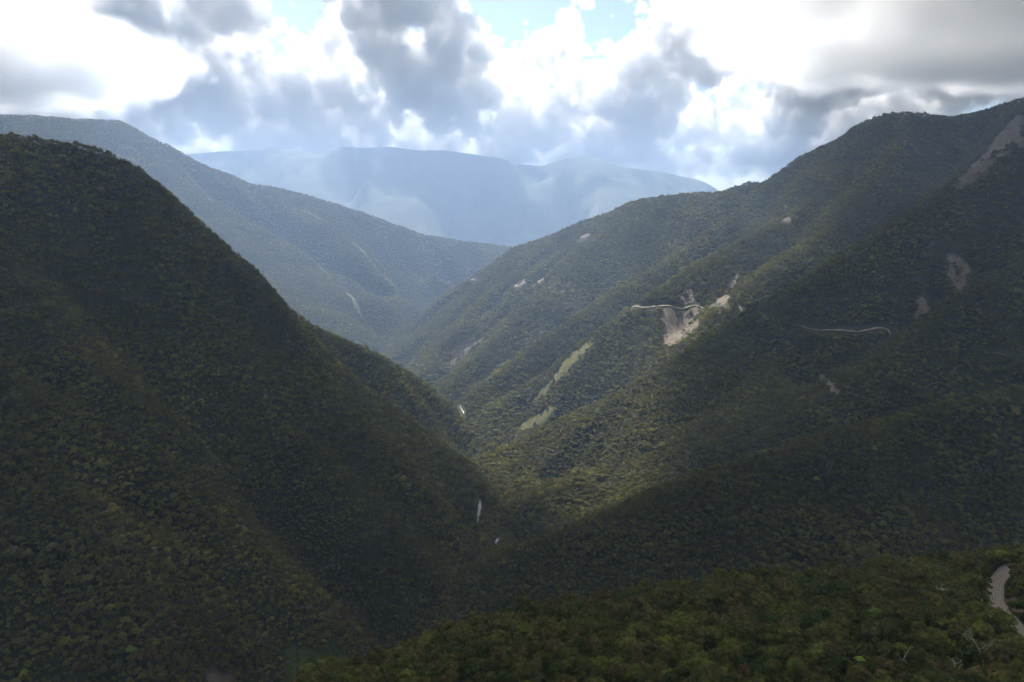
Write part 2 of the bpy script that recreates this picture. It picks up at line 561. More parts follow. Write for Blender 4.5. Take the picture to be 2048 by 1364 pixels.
o = mesh_object('ground', [(-12400, -1400, FLOOR + 20), (12400, -1400, FLOOR + 20), (12400, 12900, FLOOR + 20), (-12400, 12900, FLOOR + 20)], [(0, 1, 2, 3)], M_FAR)
tag(o, 'forested valley ground far below the mountains', kind='structure')


# ------------------------------------------------------------------ haze and clouds
def box_mesh(name, a, b):
    v = [(x, y, z) for x in (a[0], b[0]) for y in (a[1], b[1]) for z in (a[2], b[2])]
    return mesh_object(name, v, [(0, 1, 3, 2), (4, 6, 7, 5), (0, 4, 5, 1), (2, 3, 7, 6), (0, 2, 6, 4), (1, 5, 7, 3)], None)


haze = box_mesh('haze', (-12500, -1500, FLOOR - 1), (12500, 13000, 1058))
m, t, out = new_mat('haze')
pv = node(t, 'ShaderNodeVolumePrincipled')
pv.inputs['Density'].default_value = HAZE_DENSITY
pv.inputs['Color'].default_value = HAZE_COLOR
pv.inputs['Anisotropy'].default_value = .3
t.links.new(pv.outputs[0], out.inputs['Volume'])
haze.data.materials.append(m)
tag(haze, 'thin blue haze filling the valley air', kind='stuff')


def cloud(name, label, mn, mx, voxel, blobs, holes, fb, vo, thr, dens, seed, aniso, bias=0.0, albedo=(.99, .99, .99)):
    """a volume of mist: blobs give its masses, noise its billows"""
    ng = bpy.data.node_groups.new(name, 'GeometryNodeTree')
    ng.interface.new_socket('Geometry', in_out='OUTPUT', socket_type='NodeSocketGeometry')
    N, L = ng.nodes, ng.links

    def mt(op, a, b=None, c=None):
        x = N.new('ShaderNodeMath')
        x.operation = op
        for i, v in enumerate((a, b, c)):
            if v is None:
                continue
            if isinstance(v, (int, float)):
                x.inputs[i].default_value = v
            else:
                L.new(v, x.inputs[i])
        return x.outputs[0]

    def vm(op, a, b=None):
        x = N.new('ShaderNodeVectorMath')
        x.operation = op
        for i, v in enumerate((a, b)):
            if v is None:
                continue
            if isinstance(v, tuple):
                x.inputs[i].default_value = v
            else:
                L.new(v, x.inputs[i])
        return x.outputs['Value'] if op == 'LENGTH' else x.outputs[0]
    P = N.new('GeometryNodeInputPosition').outputs[0]

    def ell(c, r):
        return mt('SUBTRACT', 1.0, vm('LENGTH', vm('DIVIDE', vm('SUBTRACT', P, tuple(c)), tuple(r))))
    f = None
    for c, r, *w in blobs:
        d = ell(c, r)
        f = d if f is None else mt('SMOOTH_MAX', f, d, .12)
    for c, r, w in holes:
        f = mt('SUBTRACT', f, mt('MULTIPLY', mt('MAXIMUM', ell(c, r), 0.0), w))
    scale, amp = fb
    nz = N.new('ShaderNodeTexNoise')
    nz.noise_dimensions = '4D'
    L.new(P, nz.inputs['Vector'])
    nz.inputs['W'].default_value = seed
    nz.inputs['Scale'].default_value = 1 / scale
    nz.inputs['Detail'].default_value = 8
    nz.inputs['Roughness'].default_value = .63
    f = mt('ADD', f, mt('MULTIPLY', mt('SUBTRACT', nz.outputs[0], .5 - bias), amp))
    if vo:
        vn = N.new('ShaderNodeTexVoronoi')
        vn.feature = 'F1'
        L.new(vm('ADD', P, vm('SCALE', nz.outputs['Color'])) if False else P, vn.inputs['Vector'])
        vn.inputs['Scale'].default_value = 1 / vo[0]
        vn.inputs['Detail'].default_value = 3
        vn.inputs['Roughness'].default_value = .55
        f = mt('ADD', f, mt('MULTIPLY', mt('SUBTRACT', .45, vn.outputs['Distance']), vo[1]))
    den = mt('MULTIPLY', mt('MINIMUM', mt('MAXIMUM', mt('DIVIDE', f, thr), 0.0), 1.0), dens)
    vc = N.new('GeometryNodeVolumeCube')
    L.new(den, vc.inputs['Density'])
    vc.inputs['Min'].default_value = mn
    vc.inputs['Max'].default_value = mx
    for i, kx in enumerate(('Resolution X', 'Resolution Y', 'Resolution Z')):
        vc.inputs[kx].default_value = max(4, int((mx[i] - mn[i]) / voxel))
    m, t, out = new_mat(name)
    pv = node(t, 'ShaderNodeVolumePrincipled')
    pv.inputs['Density'].default_value = 1
    pv.inputs['Color'].default_value = (*albedo, 1)
    pv.inputs['Anisotropy'].default_value = aniso
    t.links.new(pv.outputs[0], out.inputs['Volume'])
    sm = N.new('GeometryNodeSetMaterial')
    sm.inputs['Material'].default_value = m
    L.new(vc.outputs[0], sm.inputs[0])
    go = N.new('NodeGroupOutput')
    L.new(sm.outputs[0], go.inputs[0])
    ob = bpy.data.objects.new(name, bpy.data.volumes.new(name))
    COL.objects.link(ob)
    ob.data.materials.append(m)
    md = ob.modifiers.new('density', 'NODES')
    md.node_group = ng
    tag(ob, label, kind='stuff')
    return ob


DECK = [((-200, 250, 1500), (4000, 3020, 460)), ((3000, 3650, 1500), (2500, 2000, 440)), ((400, 1850, 1500), (1700, 1290, 470)), ((1150, 2550, 1500), (1150, 950, 430)), ((4900, 5900, 1550), (3500, 2200, 460)),
        ((-4600, 3500, 1500), (2700, 2200, 380)), ((-6000, 6500, 1500), (2900, 2900, 460)), ((6000, 0, 1500), (4000, 3500, 420)), ((-6000, 0, 1500), (4000, 3500, 420))]
cloud('cloud_deck', 'dark grey cloud hanging low over the near slopes', (-9500, -3500, 1080), (9500, 9600, 2150), 55, DECK, [],
      (900, .95), (650, .3), .33, .0076, 1, .45, .16)
bank = []
rr = random.Random(3)
for i in range(19):
    q = rr.uniform(800, 1250)
    bank.append(((-10500 + i * 1170 + rr.uniform(-280, 280), 14600 + rr.uniform(-300, 300), 1450 + rr.uniform(-200, 300)), (q * 1.3, q * .42, q * .75)))
for i in range(56):
    x = rr.uniform(-10500, 10500)
    zc = rr.uniform(1500, 4100)
    q = rr.uniform(850, 1600)
    bank.append(((x, 14700 - (zc - 1500) * .85 + rr.uniform(-300, 350), zc), (q * 1.35, q * .42, q * .85)))
HOLES = []
for u, v, ru, rv, w in ((1040, 5, 130, 75, 2.0), (600, 0, 70, 60, 1.4), (1215, 40, 75, 45, 1.8), (860, 0, 60, 30, 1.2)):
    c = at(u, v, 13000)
    HOLES.append((c, (ru / F_PX * 13000, 4000, rv / F_PX * 13000), w))
cloud('cumulus_bank', 'bank of bright white cumulus clouds above the far mountains', (-12000, 10900, 1062), (12000, 16000, 4900), 38, bank, HOLES,
      (1500, 1.35), (600, 1.25), .12, .0055, 1, -.05, .38, (.91, .91, .912))


low_bank = []
for i in range(24):
    q = rr.uniform(650, 1000)
    low_bank.append(((-10500 + i * 920 + rr.uniform(-250, 250), 14500 + rr.uniform(-300, 300), 900 + rr.uniform(-150, 200)), (q * 1.3, q * .7, q * .8)))
cloud('low_cloud_bank', 'pale cloud lying behind the crest of the far blue range', (-11500, 13060, 50), (11500, 16000, 1900), 45, low_bank, [],
      (1300, 1.2), (700, .9), .4, .005, 7, .0, .2, (.95, .95, .955))


# ------------------------------------------------------------------ bare ground, tracks, river: patches of the slopes kept free of trees
PATCHES = []
SIGN_AT = cast([(1982, 1163)])[0]
POSTS_AT = cast([(1968, 1190), (1963, 1203)])
CLEAR = []          # (polygon, margin) or ('line', pts, half width)


def inside(x, y, poly):
    c = np.zeros(np.shape(x), bool)
    n = len(poly)
    for i in range(n):
        x1, y1 = poly[i][0], poly[i][1]
        x2, y2 = poly[(i + 1) % n][0], poly[(i + 1) % n][1]
        cond = ((y1 > y) != (y2 > y)) & (x < (x2 - x1) * (y - y1) / (y2 - y1 + 1e-12) + x1)
        c ^= cond
    return c


def bare(x, y, poly, rg_):
    """bare ground inside an outline: ragged edge, islands of growth left standing"""
    wx, wy = fbm(x / 26, y / 26, 5, 3), fbm(x / 26, y / 26, 15, 3)
    c = inside(x + 2 * rg_ * wx, y + 2 * rg_ * wy, poly)
    if rg_ > 3:
        c &= fbm(x / 21, y / 21, 33, 4) < .36 + .3 * fbm(x / 70, y / 70, 37, 2)
    return c


def patch(name, label, px, mat, res=5.0, lift=1.6, ragged=8.0, rough=1.6):
    P = cast(px)
    poly = P[:, :2]
    x0, y0 = poly.min(0) - 20
    x1, y1 = poly.max(0) + 20
    gx = np.arange(x0, x1, res)
    gy = np.arange(y0, y1, res)
    X, Y = np.meshgrid(gx, gy)
    keep = bare(X, Y, poly, ragged)
    Z = ground(X, Y) + lift + rough * fbm(X / 9, Y / 9, 8, 3)
    h, w = X.shape
    idx = np.arange(h * w).reshape(h, w)
    cell = (keep[:-1, :-1].astype(int) + keep[1:, 1:] + keep[:-1, 1:] + keep[1:, :-1]) >= 2
    quad = np.stack([idx[:-1, :-1], idx[:-1, 1:], idx[1:, 1:], idx[1:, :-1]], -1)[cell]
    if not len(quad):
        return None
    used, inv = np.unique(quad, return_inverse=True)
    V = np.column_stack([X.ravel(), Y.ravel(), Z.ravel()])[used]
    o = mesh_object(name, V, inv.reshape(-1, 4), mat, smooth=True)
    tag(o, label, kind='structure')
    CLEAR.append(('poly', poly, ragged))
    PATCHES.append((name, poly))
    return o


def ribbon_verts(L, w, z):
    T = np.gradient(L[:, :2], axis=0)
    T /= np.linalg.norm(T, axis=1)[:, None] + 1e-9
    Nn = np.column_stack([-T[:, 1], T[:, 0]])
    return L[:, :2] + Nn * w, z


def ribbon(name, label, px, width, mat, lift=1.5, clear=9.0, step=8.0, flat=True):
    L = smooth_line(resample(cast(px), step), 3)
    L[:, 2] = ground(L[:, 0], L[:, 1])
    T = np.gradient(L[:, :2], axis=0)
    T /= np.linalg.norm(T, axis=1)[:, None] + 1e-9
    Nn = np.column_stack([-T[:, 1], T[:, 0]])
    V, Fc = [], []
    for i, p in enumerate(L):
        ww = width * .5 * (1 + .3 * math.sin(i * 1.7) + .2 * math.sin(i * .6 + 1)) * (.35 + .65 * min(1, 2.5 * i / max(1, len(L)), 2.5 * (len(L) - 1 - i) / max(1, len(L))))
        for s in (-1, 1):
            q = p[:2] + Nn[i] * s * ww
            V.append((q[0], q[1], max(p[2], float(ground(q[0], q[1]))) + lift))
        if i:
            Fc.append((2 * i - 2, 2 * i - 1, 2 * i + 1, 2 * i))
    o = mesh_object(name, V, Fc, mat, smooth=True)
    tag(o, label, kind='structure')
    CLEAR.append(('line', L, clear))
    return o, L


patch('landslide_scar', 'large pale landslide scar falling below the mountain track', [(1326, 616), (1400, 618), (1396, 650), (1380, 672), (1350, 690), (1334, 700), (1330, 668), (1326, 640)], M_SCAR)
patch('landslide_scar', 'thin forked bare streaks just above the mountain track', [(1362, 600), (1366, 584), (1388, 582), (1392, 608), (1364, 612)], M_SCAR, ragged=10)
patch('landslide_scar', 'slanting bare streak climbing right of the large scar', [(1430, 604), (1442, 590), (1470, 545), (1476, 546), (1452, 592), (1470, 598), (1446, 612)], M_SCAR, ragged=9)
patch('landslide_scar', 'small bright scar under the long ridge crest', [(1155, 488), (1162, 474), (1176, 466), (1180, 470), (1170, 484), (1160, 489)], M_SCAR, ragged=5)
patch('landslide_scar', 'small orange scar high on the right mountain face', [(1560, 446), (1568, 438), (1582, 436), (1580, 444), (1566, 448)], M_SCAR, ragged=4)
patch('landslide_scar', 'long pale scar slanting up from the valley bottom', [(892, 732), (898, 718), (916, 708), (936, 692), (962, 674), (966, 677), (944, 700), (922, 720), (906, 733)], M_SCAR, ragged=7)
patch('landslide_scar', 'faint bare scar beside the bend of the far track', [(1036, 573), (1044, 560), (1056, 556), (1052, 568), (1042, 574)], M_SCAR, ragged=4)
patch('landslide_scar', 'pair of slim bare scars above the far track', [(1066, 568), (1080, 556), (1090, 549), (1090, 556), (1078, 570)], M_SCAR, ragged=4)
patch('landslide_scar', 'narrow bare chute dropping from the far track', [(1122, 584), (1128, 572), (1138, 558), (1141, 561), (1132, 580), (1125, 590)], M_SCAR, ragged=3)
patch('landslide_scar', 'tall shaded brown scar on the dark right slope', [(1896, 560), (1898, 530), (1906, 508), (1916, 512), (1936, 530), (1942, 548), (1934, 570), (1914, 588), (1908, 575)], M_SCARSHADE)
patch('landslide_scar', 'dim brown chute above the shaded lower track', [(1834, 636), (1836, 600), (1840, 590), (1852, 592), (1856, 614), (1850, 640)], M_SCARSHADE, ragged=6)
patch('landslide_scar', 'bare earth gully splitting two dark spurs', [(1640, 748), (1650, 750), (1668, 772), (1674, 800), (1664, 798), (1652, 776)], M_SCARSHADE, ragged=5)
patch('landslide_scar', 'huge dim scar below the top right summit', [(1908, 372), (1940, 340), (1985, 285), (2020, 238), (2050, 232), (2050, 280), (2010, 320), (1960, 352), (1920, 376)], M_CLIFF, ragged=14)
patch('grass_clearing', 'yellowish grass clearing on the sunlit spur', [(1040, 855), (1044, 842), (1066, 832), (1090, 822), (1102, 808), (1112, 810), (1110, 824), (1092, 838), (1070, 852), (1052, 860)], M_GRASS, ragged=5)
patch('grass_clearing', 'pale grass strip on the crest of the grassy spur', [(1062, 800), (1098, 762), (1140, 712), (1176, 682), (1186, 684), (1160, 714), (1120, 760), (1080, 800)], M_GRASS, ragged=8)
patch('meadow', 'dark green meadow in the gully at the foot of the left mountain', [(560, 1364), (575, 1320), (610, 1280), (660, 1276), (690, 1300), (676, 1340), (668, 1364), (640, 1400), (580, 1400)], M_MEADOW, ragged=10, lift=2.0)
patch('cliff_face', 'pale rock showing in the dark gully at the bottom edge', [(398, 1366), (404, 1330), (412, 1316), (424, 1330), (450, 1350), (470, 1330), (474, 1366), (440, 1380)], M_CLIFF, ragged=4, rough=3)

ribbon('track', 'pale dirt track crossing above the large landslide scar', [(1250, 616), (1257, 611), (1264, 616), (1290, 617), (1320, 614), (1345, 613), (1380, 614), (1400, 612), (1425, 612), (1452, 615)], 5.5, M_TRACK, clear=14)
ribbon('track', 'thin dirt track on the shaded lower slope', [(1602, 652), (1612, 658), (1650, 660), (1690, 662), (1740, 661), (1780, 660), (1828, 657)], 6, M_GRAVEL, clear=14)  # paler gravel colour instead of track dirt, brightening it against the cloud shade
ribbon('track', 'bright bend of the far track on a spur', [(1022, 570), (1030, 571), (1036, 575), (1042, 576)], 10, M_TRACK, clear=16)
ribbon('track', 'dim track crossing the far hillside', [(1042, 576), (1070, 579), (1100, 580), (1135, 582)], 5, M_GRASS, clear=9)
ribbon('track', 'bright spot of track on the sunlit spur crest', [(1478, 612), (1481, 617), (1484, 623)], 6, M_TRACK, clear=9)
ribbon('track', 'second small spot of track right of the sunlit crest', [(1525, 628), (1528, 632), (1531, 636)], 5, M_TRACK, clear=8)
ribbon('track', 'short piece of track on the far skyline spur', [(940, 562), (945, 560), (950, 562)], 10, M_TRACK, clear=16)
ribbon('track', 'faint grassy track at the right edge of the picture', [(1985, 706), (2005, 712), (2030, 718)], 5, M_GRASS, clear=10)
ribbon('grassy_spur', 'long thin spur crest of pale grass on the hazy ridge', [(600, 420), (640, 440), (673, 455), (710, 490), (747, 528), (790, 575), (822, 610)], 17, M_GRASS, clear=13, step=14)
ribbon('grassy_spur', 'lower left spur crest of pale grass on the hazy ridge', [(560, 470), (600, 499), (640, 535), (673, 572), (720, 630), (758, 674)], 17, M_GRASS, clear=13, step=14)
ribbon('river', 'white river between boulders at the bottom of the gorge', [(960, 1003), (961, 1012), (958, 1024), (956, 1038), (955, 1050)], 8, M_WATER, lift=2.5, clear=9, step=5)
ribbon('river', 'glint of white river where the gorge turns right', [(996, 1078), (994, 1084), (992, 1090)], 7, M_WATER, lift=2.5, clear=9, step=5)
ribbon('river', 'glimpse of far river beside the sunlit slope', [(918, 812), (923, 820), (928, 828)], 4, M_WATER, lift=2.5, clear=9, step=5)

# near gravel road
T = np.gradient(road[:, :2], axis=0)
T /= np.linalg.norm(T, axis=1)[:, None]
RN = np.column_stack([-T[:, 1], T[:, 0]])


def road_strip(name, label, o0, o1, dz, mat, kind='structure', parent=None, wob=0.0):
    V, Fc = [], []
    cols = np.linspace(o0, o1, 5)
    for i, p in enumerate(road):
        for c in cols:
            cc = c + wob * float(fbm(np.array([i * .35]), np.array([c]), 4, 2)[0])
            V.append((p[0] + RN[i, 0] * cc, p[1] + RN[i, 1] * cc, p[2] + dz ))
        if i:
            for j in range(4):
                a = (i - 1) * 5 + j
                Fc.append((a, a + 1, a + 6, a + 5))
    o = mesh_object(name, V, Fc, mat, parent, smooth=True)
    if label:
        tag(o, label, kind=kind)
    return o


hw = ROAD_W / 2
rd = road_strip('road', 'brown gravel road bending round the hillside', -hw - .5, hw + .5, .0, M_GRAVEL, wob=.9)
for off in (-2.4, -.6, 1.0, 2.7):
    road_strip('wheel_rut', None, off - .45, off + .45, .10, M_RUT, parent=rd, wob=.25)
CLEAR.append(('line', road, 7.0))
CLEAR.append(('line', road + np.array([0, -6.0, 0]), 5.0))
low = road[len(road) // 2 - 3:]
for k in (7, 13, 19, 25, 31):
    CLEAR.append(('line', low - k * np.column_stack([low[:, :2] / np.linalg.norm(low[:, :2], axis=1)[:, None], low[:, 2] * 0]), 8.0 - k * .05))
patch('grass_verge', 'yellow green grass verge along the outside of the road bend', [(1950, 1180), (1968, 1158), (1982, 1150), (1984, 1170), (1982, 1196), (1992, 1228), (1974, 1228), (1956, 1208)], M_VERGE, res=3, lift=.5, ragged=1.5, rough=.4)
patch('earth_bank', 'reddish cut earth bank inside the road bend', [(2012, 1206), (2026, 1200), (2052, 1196), (2052, 1232), (2034, 1230), (2020, 1220)], M_RED, res=2.5, lift=1.6, ragged=.6, rough=.4)


for p in [SIGN_AT, *POSTS_AT]:
    q = p[:2] / np.linalg.norm(p[:2])
    CLEAR.append(('line', np.array([[*p[:2], p[2]], [*(p[:2] - q * 24), p[2]]]), 5.0))
BANK = PATCHES[-1][1]


# ------------------------------------------------------------------ trees
def tube(path, radii, sides=6):
    V, Fc = [], []
    P = [Vector(p) for p in path]
    for i, p in enumerate(P):
        d = (P[min(i + 1, len(P) - 1)] - P[max(i - 1, 0)]).normalized()
        u = d.orthogonal().normalized()
        w = d.cross(u)
        for s in range(sides):
            a = 2 * math.pi * s / sides
            V.append(tuple(p + (u * math.cos(a) + w * math.sin(a)) * radii[i]))
        if i:
            for s in range(sides):
                a = (i - 1) * sides + s
                b = (i - 1) * sides + (s + 1) % sides
                Fc.append((a, b, b + sides, a + sides))
    Fc.append(tuple(range(len(V) - sides, len(V))))
    return V, Fc


def join(parts):
    V, Fc = [], []
    for v, f in parts:
        n = len(V)
        V += list(v)
        Fc += [tuple(i + n for i in q) for q in f]
    return V, Fc


def trunk_shape(rg, h, r, spread, limbs=5, lean=.06):
    top = Vector((rg.uniform(-1, 1) * lean * h, rg.uniform(-1, 1) * lean * h, h))
    mid = top * .5 + Vector((rg.uniform(-.3, .3), rg.uniform(-.3, .3), 0))
    parts = [tube([(0, 0, -1.5), (0, 0, .3), mid, top], [r * 1.5, r * 1.1, r * .8, r * .4])]
    for i in range(limbs):
        a = 2 * math.pi * (i + rg.random() * .6) / limbs
        z0 = rg.uniform(.5, .85)
        b = mid.lerp(top, (z0 - .5) * 2)
        e = b + Vector((math.cos(a) * spread, math.sin(a) * spread, spread * rg.uniform(.4, .9)))
        k = b.lerp(e, .5) + Vector((0, 0, -.12 * spread))
        parts.append(tube([b, k, e], [r * .42, r * .3, r * .12], 5))
    return join(parts)


def ball(c, r, rg, squash=1.0):
    """a lumpy closed core the leaves sit on"""
    V, Fc = [], []
    rows, cols = 5, 8
    for i in range(rows + 1):
        th = math.pi * i / rows
        for j in range(cols):
            ph = 2 * math.pi * j / cols
            q = r * rg.uniform(.82, 1.08)
            V.append((c[0] + q * math.sin(th) * math.cos(ph), c[1] + q * math.sin(th) * math.sin(ph), c[2] + squash * q * math.cos(th)))
    for i in range(rows):
        for j in range(cols):
            a = i * cols + j
            b = i * cols + (j + 1) % cols
            Fc.append((a, b, b + cols, a + cols))
    return V, Fc


def crown_shape(rg, rad, hgt, base, lobes, leaves, leaf, flat=.8, open_=0.0):
    """lobes of leaf sprays around a dome, uneven in outline"""
    parts = []
    C = []
    for i in range(lobes):
        a = i * 2.39996 + rg.uniform(-.5, .5)
        t = (i + .5) / lobes
        rr = rad * math.sqrt(t) * rg.uniform(.62, .84)
        z = base + hgt * (1 - .75 * t ** 1.3) * rg.uniform(.62, .86)
        lr = rad * rg.uniform(.30, .48)
        C.append(((rr * math.cos(a), rr * math.sin(a), z), lr))
    for c, lr in C:
        if rg.random() > open_:
            parts.append(ball(c, lr * .74, rg, flat))
    per = leaves // lobes
    V, Fc = [], []
    for c, lr in C:
        for _ in range(per):
            zz = rg.uniform(-.35, 1.0)
            ph = rg.uniform(0, 2 * math.pi)
            s = math.sqrt(max(0, 1 - zz * zz))
            d = Vector((s * math.cos(ph), s * math.sin(ph), zz))
            p = Vector(c) + Vector((d.x, d.y, d.z * flat)) * lr * rg.uniform(.72, 1.12)
            nrm = (d + Vector((rg.uniform(-1, 1), rg.uniform(-1, 1), rg.uniform(-.6, 1))) * .75).normalized()
            u = nrm.orthogonal().normalized()
            w = nrm.cross(u)
            an = rg.uniform(0, math.pi)
            u, w = u * math.cos(an) + w * math.sin(an), w * math.cos(an) - u * math.sin(an)
            q = leaf * rg.uniform(.6, 1.25)
            n = len(V)
            V += [tuple(p + u * q), tuple(p + w * q * .62 - nrm * q * .2), tuple(p - u * q * .9), tuple(p - w * q * .62 + nrm * q * .1)]
            Fc.append((n, n + 1, n + 2, n + 3))
    parts.append((V, Fc))
    return join(parts)


def make_mesh(name, shape, mat):
    me = bpy.data.meshes.new(name)
    me.from_pydata([tuple(v) for v in shape[0]], [], [tuple(f) for f in shape[1]])
    me.materials.append(mat)
    return me


# small models for the distant woods (crown about 9 m across), gathered in a collection of their own
kinds = bpy.data.collections.new('forest_tree_kinds')
rg = random.Random(11)
for i in range(9):
    rad = (3.0, 3.6, 4.2, 4.6, 5.0, 5.4, 5.8, 4.4, 3.2)[i]
    hgt = (9.5, 7.5, 6.5, 8.0, 5.0, 6.0, 3.6, 9.0, 5.5)[i]
    sh = crown_shape(rg, rad, hgt, (3.0, 2.5, 3.5, 4.0, 3.0, 5.0, 7.5, 4.5, 1.5)[i], (7, 9, 10, 12, 11, 14, 9, 12, 7)[i], 310, .62, (1.1, .9, .8, .9, .7, .8, .5, 1.0, .9)[i])
    tr = tube([(0, 0, -4), (0, 0, 4), (.3, .2, 7)], [.35, .28, .15], 5)
    me = bpy.data.meshes.new('forest_tree')
    V, Fc = join([sh, tr])
    me.from_pydata([tuple(v) for v in V], [], Fc)
    me.materials.append(M_FOREST)
    me.materials.append(M_BARK)
    mi = np.zeros(len(Fc), np.int32)
    mi[len(sh[1]):] = 1
    me.polygons.foreach_set('material_index', mi)
    o = bpy.data.objects.new('forest_tree', me)
    kinds.objects.link(o)
near_kinds = bpy.data.collections.new('near_tree_kinds')
for o in list(kinds.objects):
    me = o.data.copy()
    me.materials[0] = M_NEAR
    near_kinds.objects.link(bpy.data.objects.new('near_forest_tree', me))


def cleared(x, y):
    """ground that carries no trees; in front of a bare patch, a little room so that it shows"""
    out = np.zeros(np.shape(x), bool)
    for c in CLEAR:
        L = c[1]
        lo = L[:, :2].min(0) - 30
        hi = L[:, :2].max(0) + 30
        m = (x > lo[0]) & (x < hi[0]) & (y > lo[1]) & (y < hi[1])
        if not m.any():
            continue
        xs, ys = x[m], y[m]
        if c[0] == 'line':
            d, _ = line_dist(xs, ys, L)
            r = d < c[2]
        else:
            r = bare(xs, ys, L, c[2]) | bare(xs, ys + 7, L, c[2])
            if c[2] == 10:
                r &= fbm(xs / 17, ys / 17, 77, 3) < .12
        out[m] |= r
    return out


def scatter(name, spacing, ymax, rng, mx=1.15):
    """jittered trees standing on one mountain where it can be seen"""
    g = GR[name]
    x0, x1, y0, y1 = MOUNT[name]['region']
    pts = []
    lim = [0]
    bands = [(150, 1300), (1300, 2100), (2100, 3000), (3000, 4000), (4000, 8000)]
    for b0, b1 in bands:
        s = spacing(b0, b1)
        if s is None:
            continue
        yy0, yy1 = max(y0, b0 * .75), min(y1, b1)
        if yy1 <= yy0:
            continue
        gx, gy = np.meshgrid(np.arange(max(x0, -b1 * .9), min(x1, b1 * .9), s), np.arange(yy0, yy1, s))
        x = (gx + rng.uniform(-.48, .48, gx.shape) * s).ravel()
        y = (gy + rng.uniform(-.48, .48, gy.shape) * s).ravel()
        d = np.hypot(x, y)
        m = (d >= b0) & (d < b1)
        pts.append(np.column_stack([x[m], y[m], np.full(m.sum(), s)]))
    P = np.concatenate(pts)
    x, y, s = P.T
    z = g(x, y)
    ok = (z > FLOOR + 40) & (z > ground(x, y, skip=name) - 3)
    # frame, with room for a step to the side
    dy = CP * y - SP * z
    uu = x / dy
    vv = (SP * y + CP * z) / dy
    ok &= (dy > 10) & (np.abs(uu) < .74 * mx) & (vv < .52 * mx) & (vv > -.50 * mx)
    x, y, z, s = x[ok], y[ok], z[ok], s[ok]
    # hidden behind other ground
    vis = np.ones(len(x), bool)
    tt = np.r_[np.linspace(.12, .9, 46), np.linspace(.91, .985, 14)]
    for i in range(0, len(x), 20000):
        j = slice(i, i + 20000)
        v = np.ones(len(x[j]), bool)
        for t in tt:
            v &= ground(x[j] * t, y[j] * t) < (z[j] + 26) * t + 6
        vis[j] = v
    x, y, z, s = x[vis], y[vis], z[vis], s[vis]
    ok = ~cleared(x, y)
    return np.column_stack([x, y, z, s])[ok]


def forest(name, label, P, coll, rng, base=8.0):
    n = len(P)
    me = bpy.data.meshes.new(name)
    me.vertices.add(n)
    P2 = P[:, :3].copy()
    P2[:, 2] -= .8
    me.vertices.foreach_set('co', P2.astype(np.float32).ravel())
    k = P[:, 3] / base * 1.06
    big = fbm(P[:, 0] / 90, P[:, 1] / 90, 44, 3)
    s = k * (np.exp(rng.normal(-.06, .22, n)) + .28 * big + .32 * (rng.random(n) > .95))
    sc = np.column_stack([s, s * rng.uniform(.85, 1.15, n), np.minimum(s, 1.5) * rng.uniform(.8, 1.25, n)])
    a = me.attributes.new('size', 'FLOAT_VECTOR', 'POINT')
    a.data.foreach_set('vector', sc.astype(np.float32).ravel())
    a = me.attributes.new('turn', 'FLOAT_VECTOR', 'POINT')
    rot = np.column_stack([rng.normal(0, .07, n), rng.normal(0, .07, n), rng.uniform(0, 6.283, n)])
    a.data.foreach_set('vector', rot.astype(np.float32).ravel())
    a = me.attributes.new('pick', 'INT', 'POINT')
    a.data.foreach_set('value', rng.integers(0, len(coll.objects), n).astype(np.int32))
    ng = bpy.data.node_groups.new(name, 'GeometryNodeTree')
    ng.interface.new_socket('Geometry', in_out='INPUT', socket_type='NodeSocketGeometry')
    ng.interface.new_socket('Geometry', in_out='OUTPUT', socket_type='NodeSocketGeometry')
    N, L = ng.nodes, ng.links
    gi = N.new('NodeGroupInput')
    go = N.new('NodeGroupOutput')
    mp = N.new('GeometryNodeMeshToPoints')
    ci = N.new('GeometryNodeCollectionInfo')
    ci.inputs['Collection'].default_value = coll
    ci.inputs['Separate Children'].default_value = True
    ci.inputs['Reset Children'].default_value = True
    ip = N.new('GeometryNodeInstanceOnPoints')
    ip.inputs['Pick Instance'].default_value = True
    L.new(gi.outputs[0], mp.inputs[0])
    L.new(mp.outputs[0], ip.inputs['Points'])
    L.new(ci.outputs[0], ip.inputs['Instance'])

    def attr(nm, ty):
        q = N.new('GeometryNodeInputNamedAttribute')
        q.data_type = ty
        q.inputs['Name'].default_value = nm
        return q.outputs[0]
    L.new(attr('pick', 'INT'), ip.inputs['Instance Index'])
    L.new(attr('turn', 'FLOAT_VECTOR'), ip.inputs['Rotation'])
    L.new(attr('size', 'FLOAT_VECTOR'), ip.inputs['Scale'])
    L.new(ip.outputs[0], go.inputs[0])
    o = bpy.data.objects.new(name, me)
    COL.objects.link(o)
    md = o.modifiers.new('trees', 'NODES')
    md.node_group = ng
    tag(o, label, kind='stuff')
    return o


rng = np.random.default_rng(5)
sp = lambda b0, b1: {150: 5.2, 1300: 6.5, 2100: 7.7, 3000: 9.4, 4000: 12.0}[b0]
NP = scatter('near', lambda a, b: 7.0 if a == 150 else None, 1300, rng)
LP = scatter('left', sp, 3000, rng)
RP = scatter('right', sp, 5000, rng)
GP = scatter('far_left', sp, 8000, rng)
print('TREES', len(NP), len(LP), len(RP), len(GP))
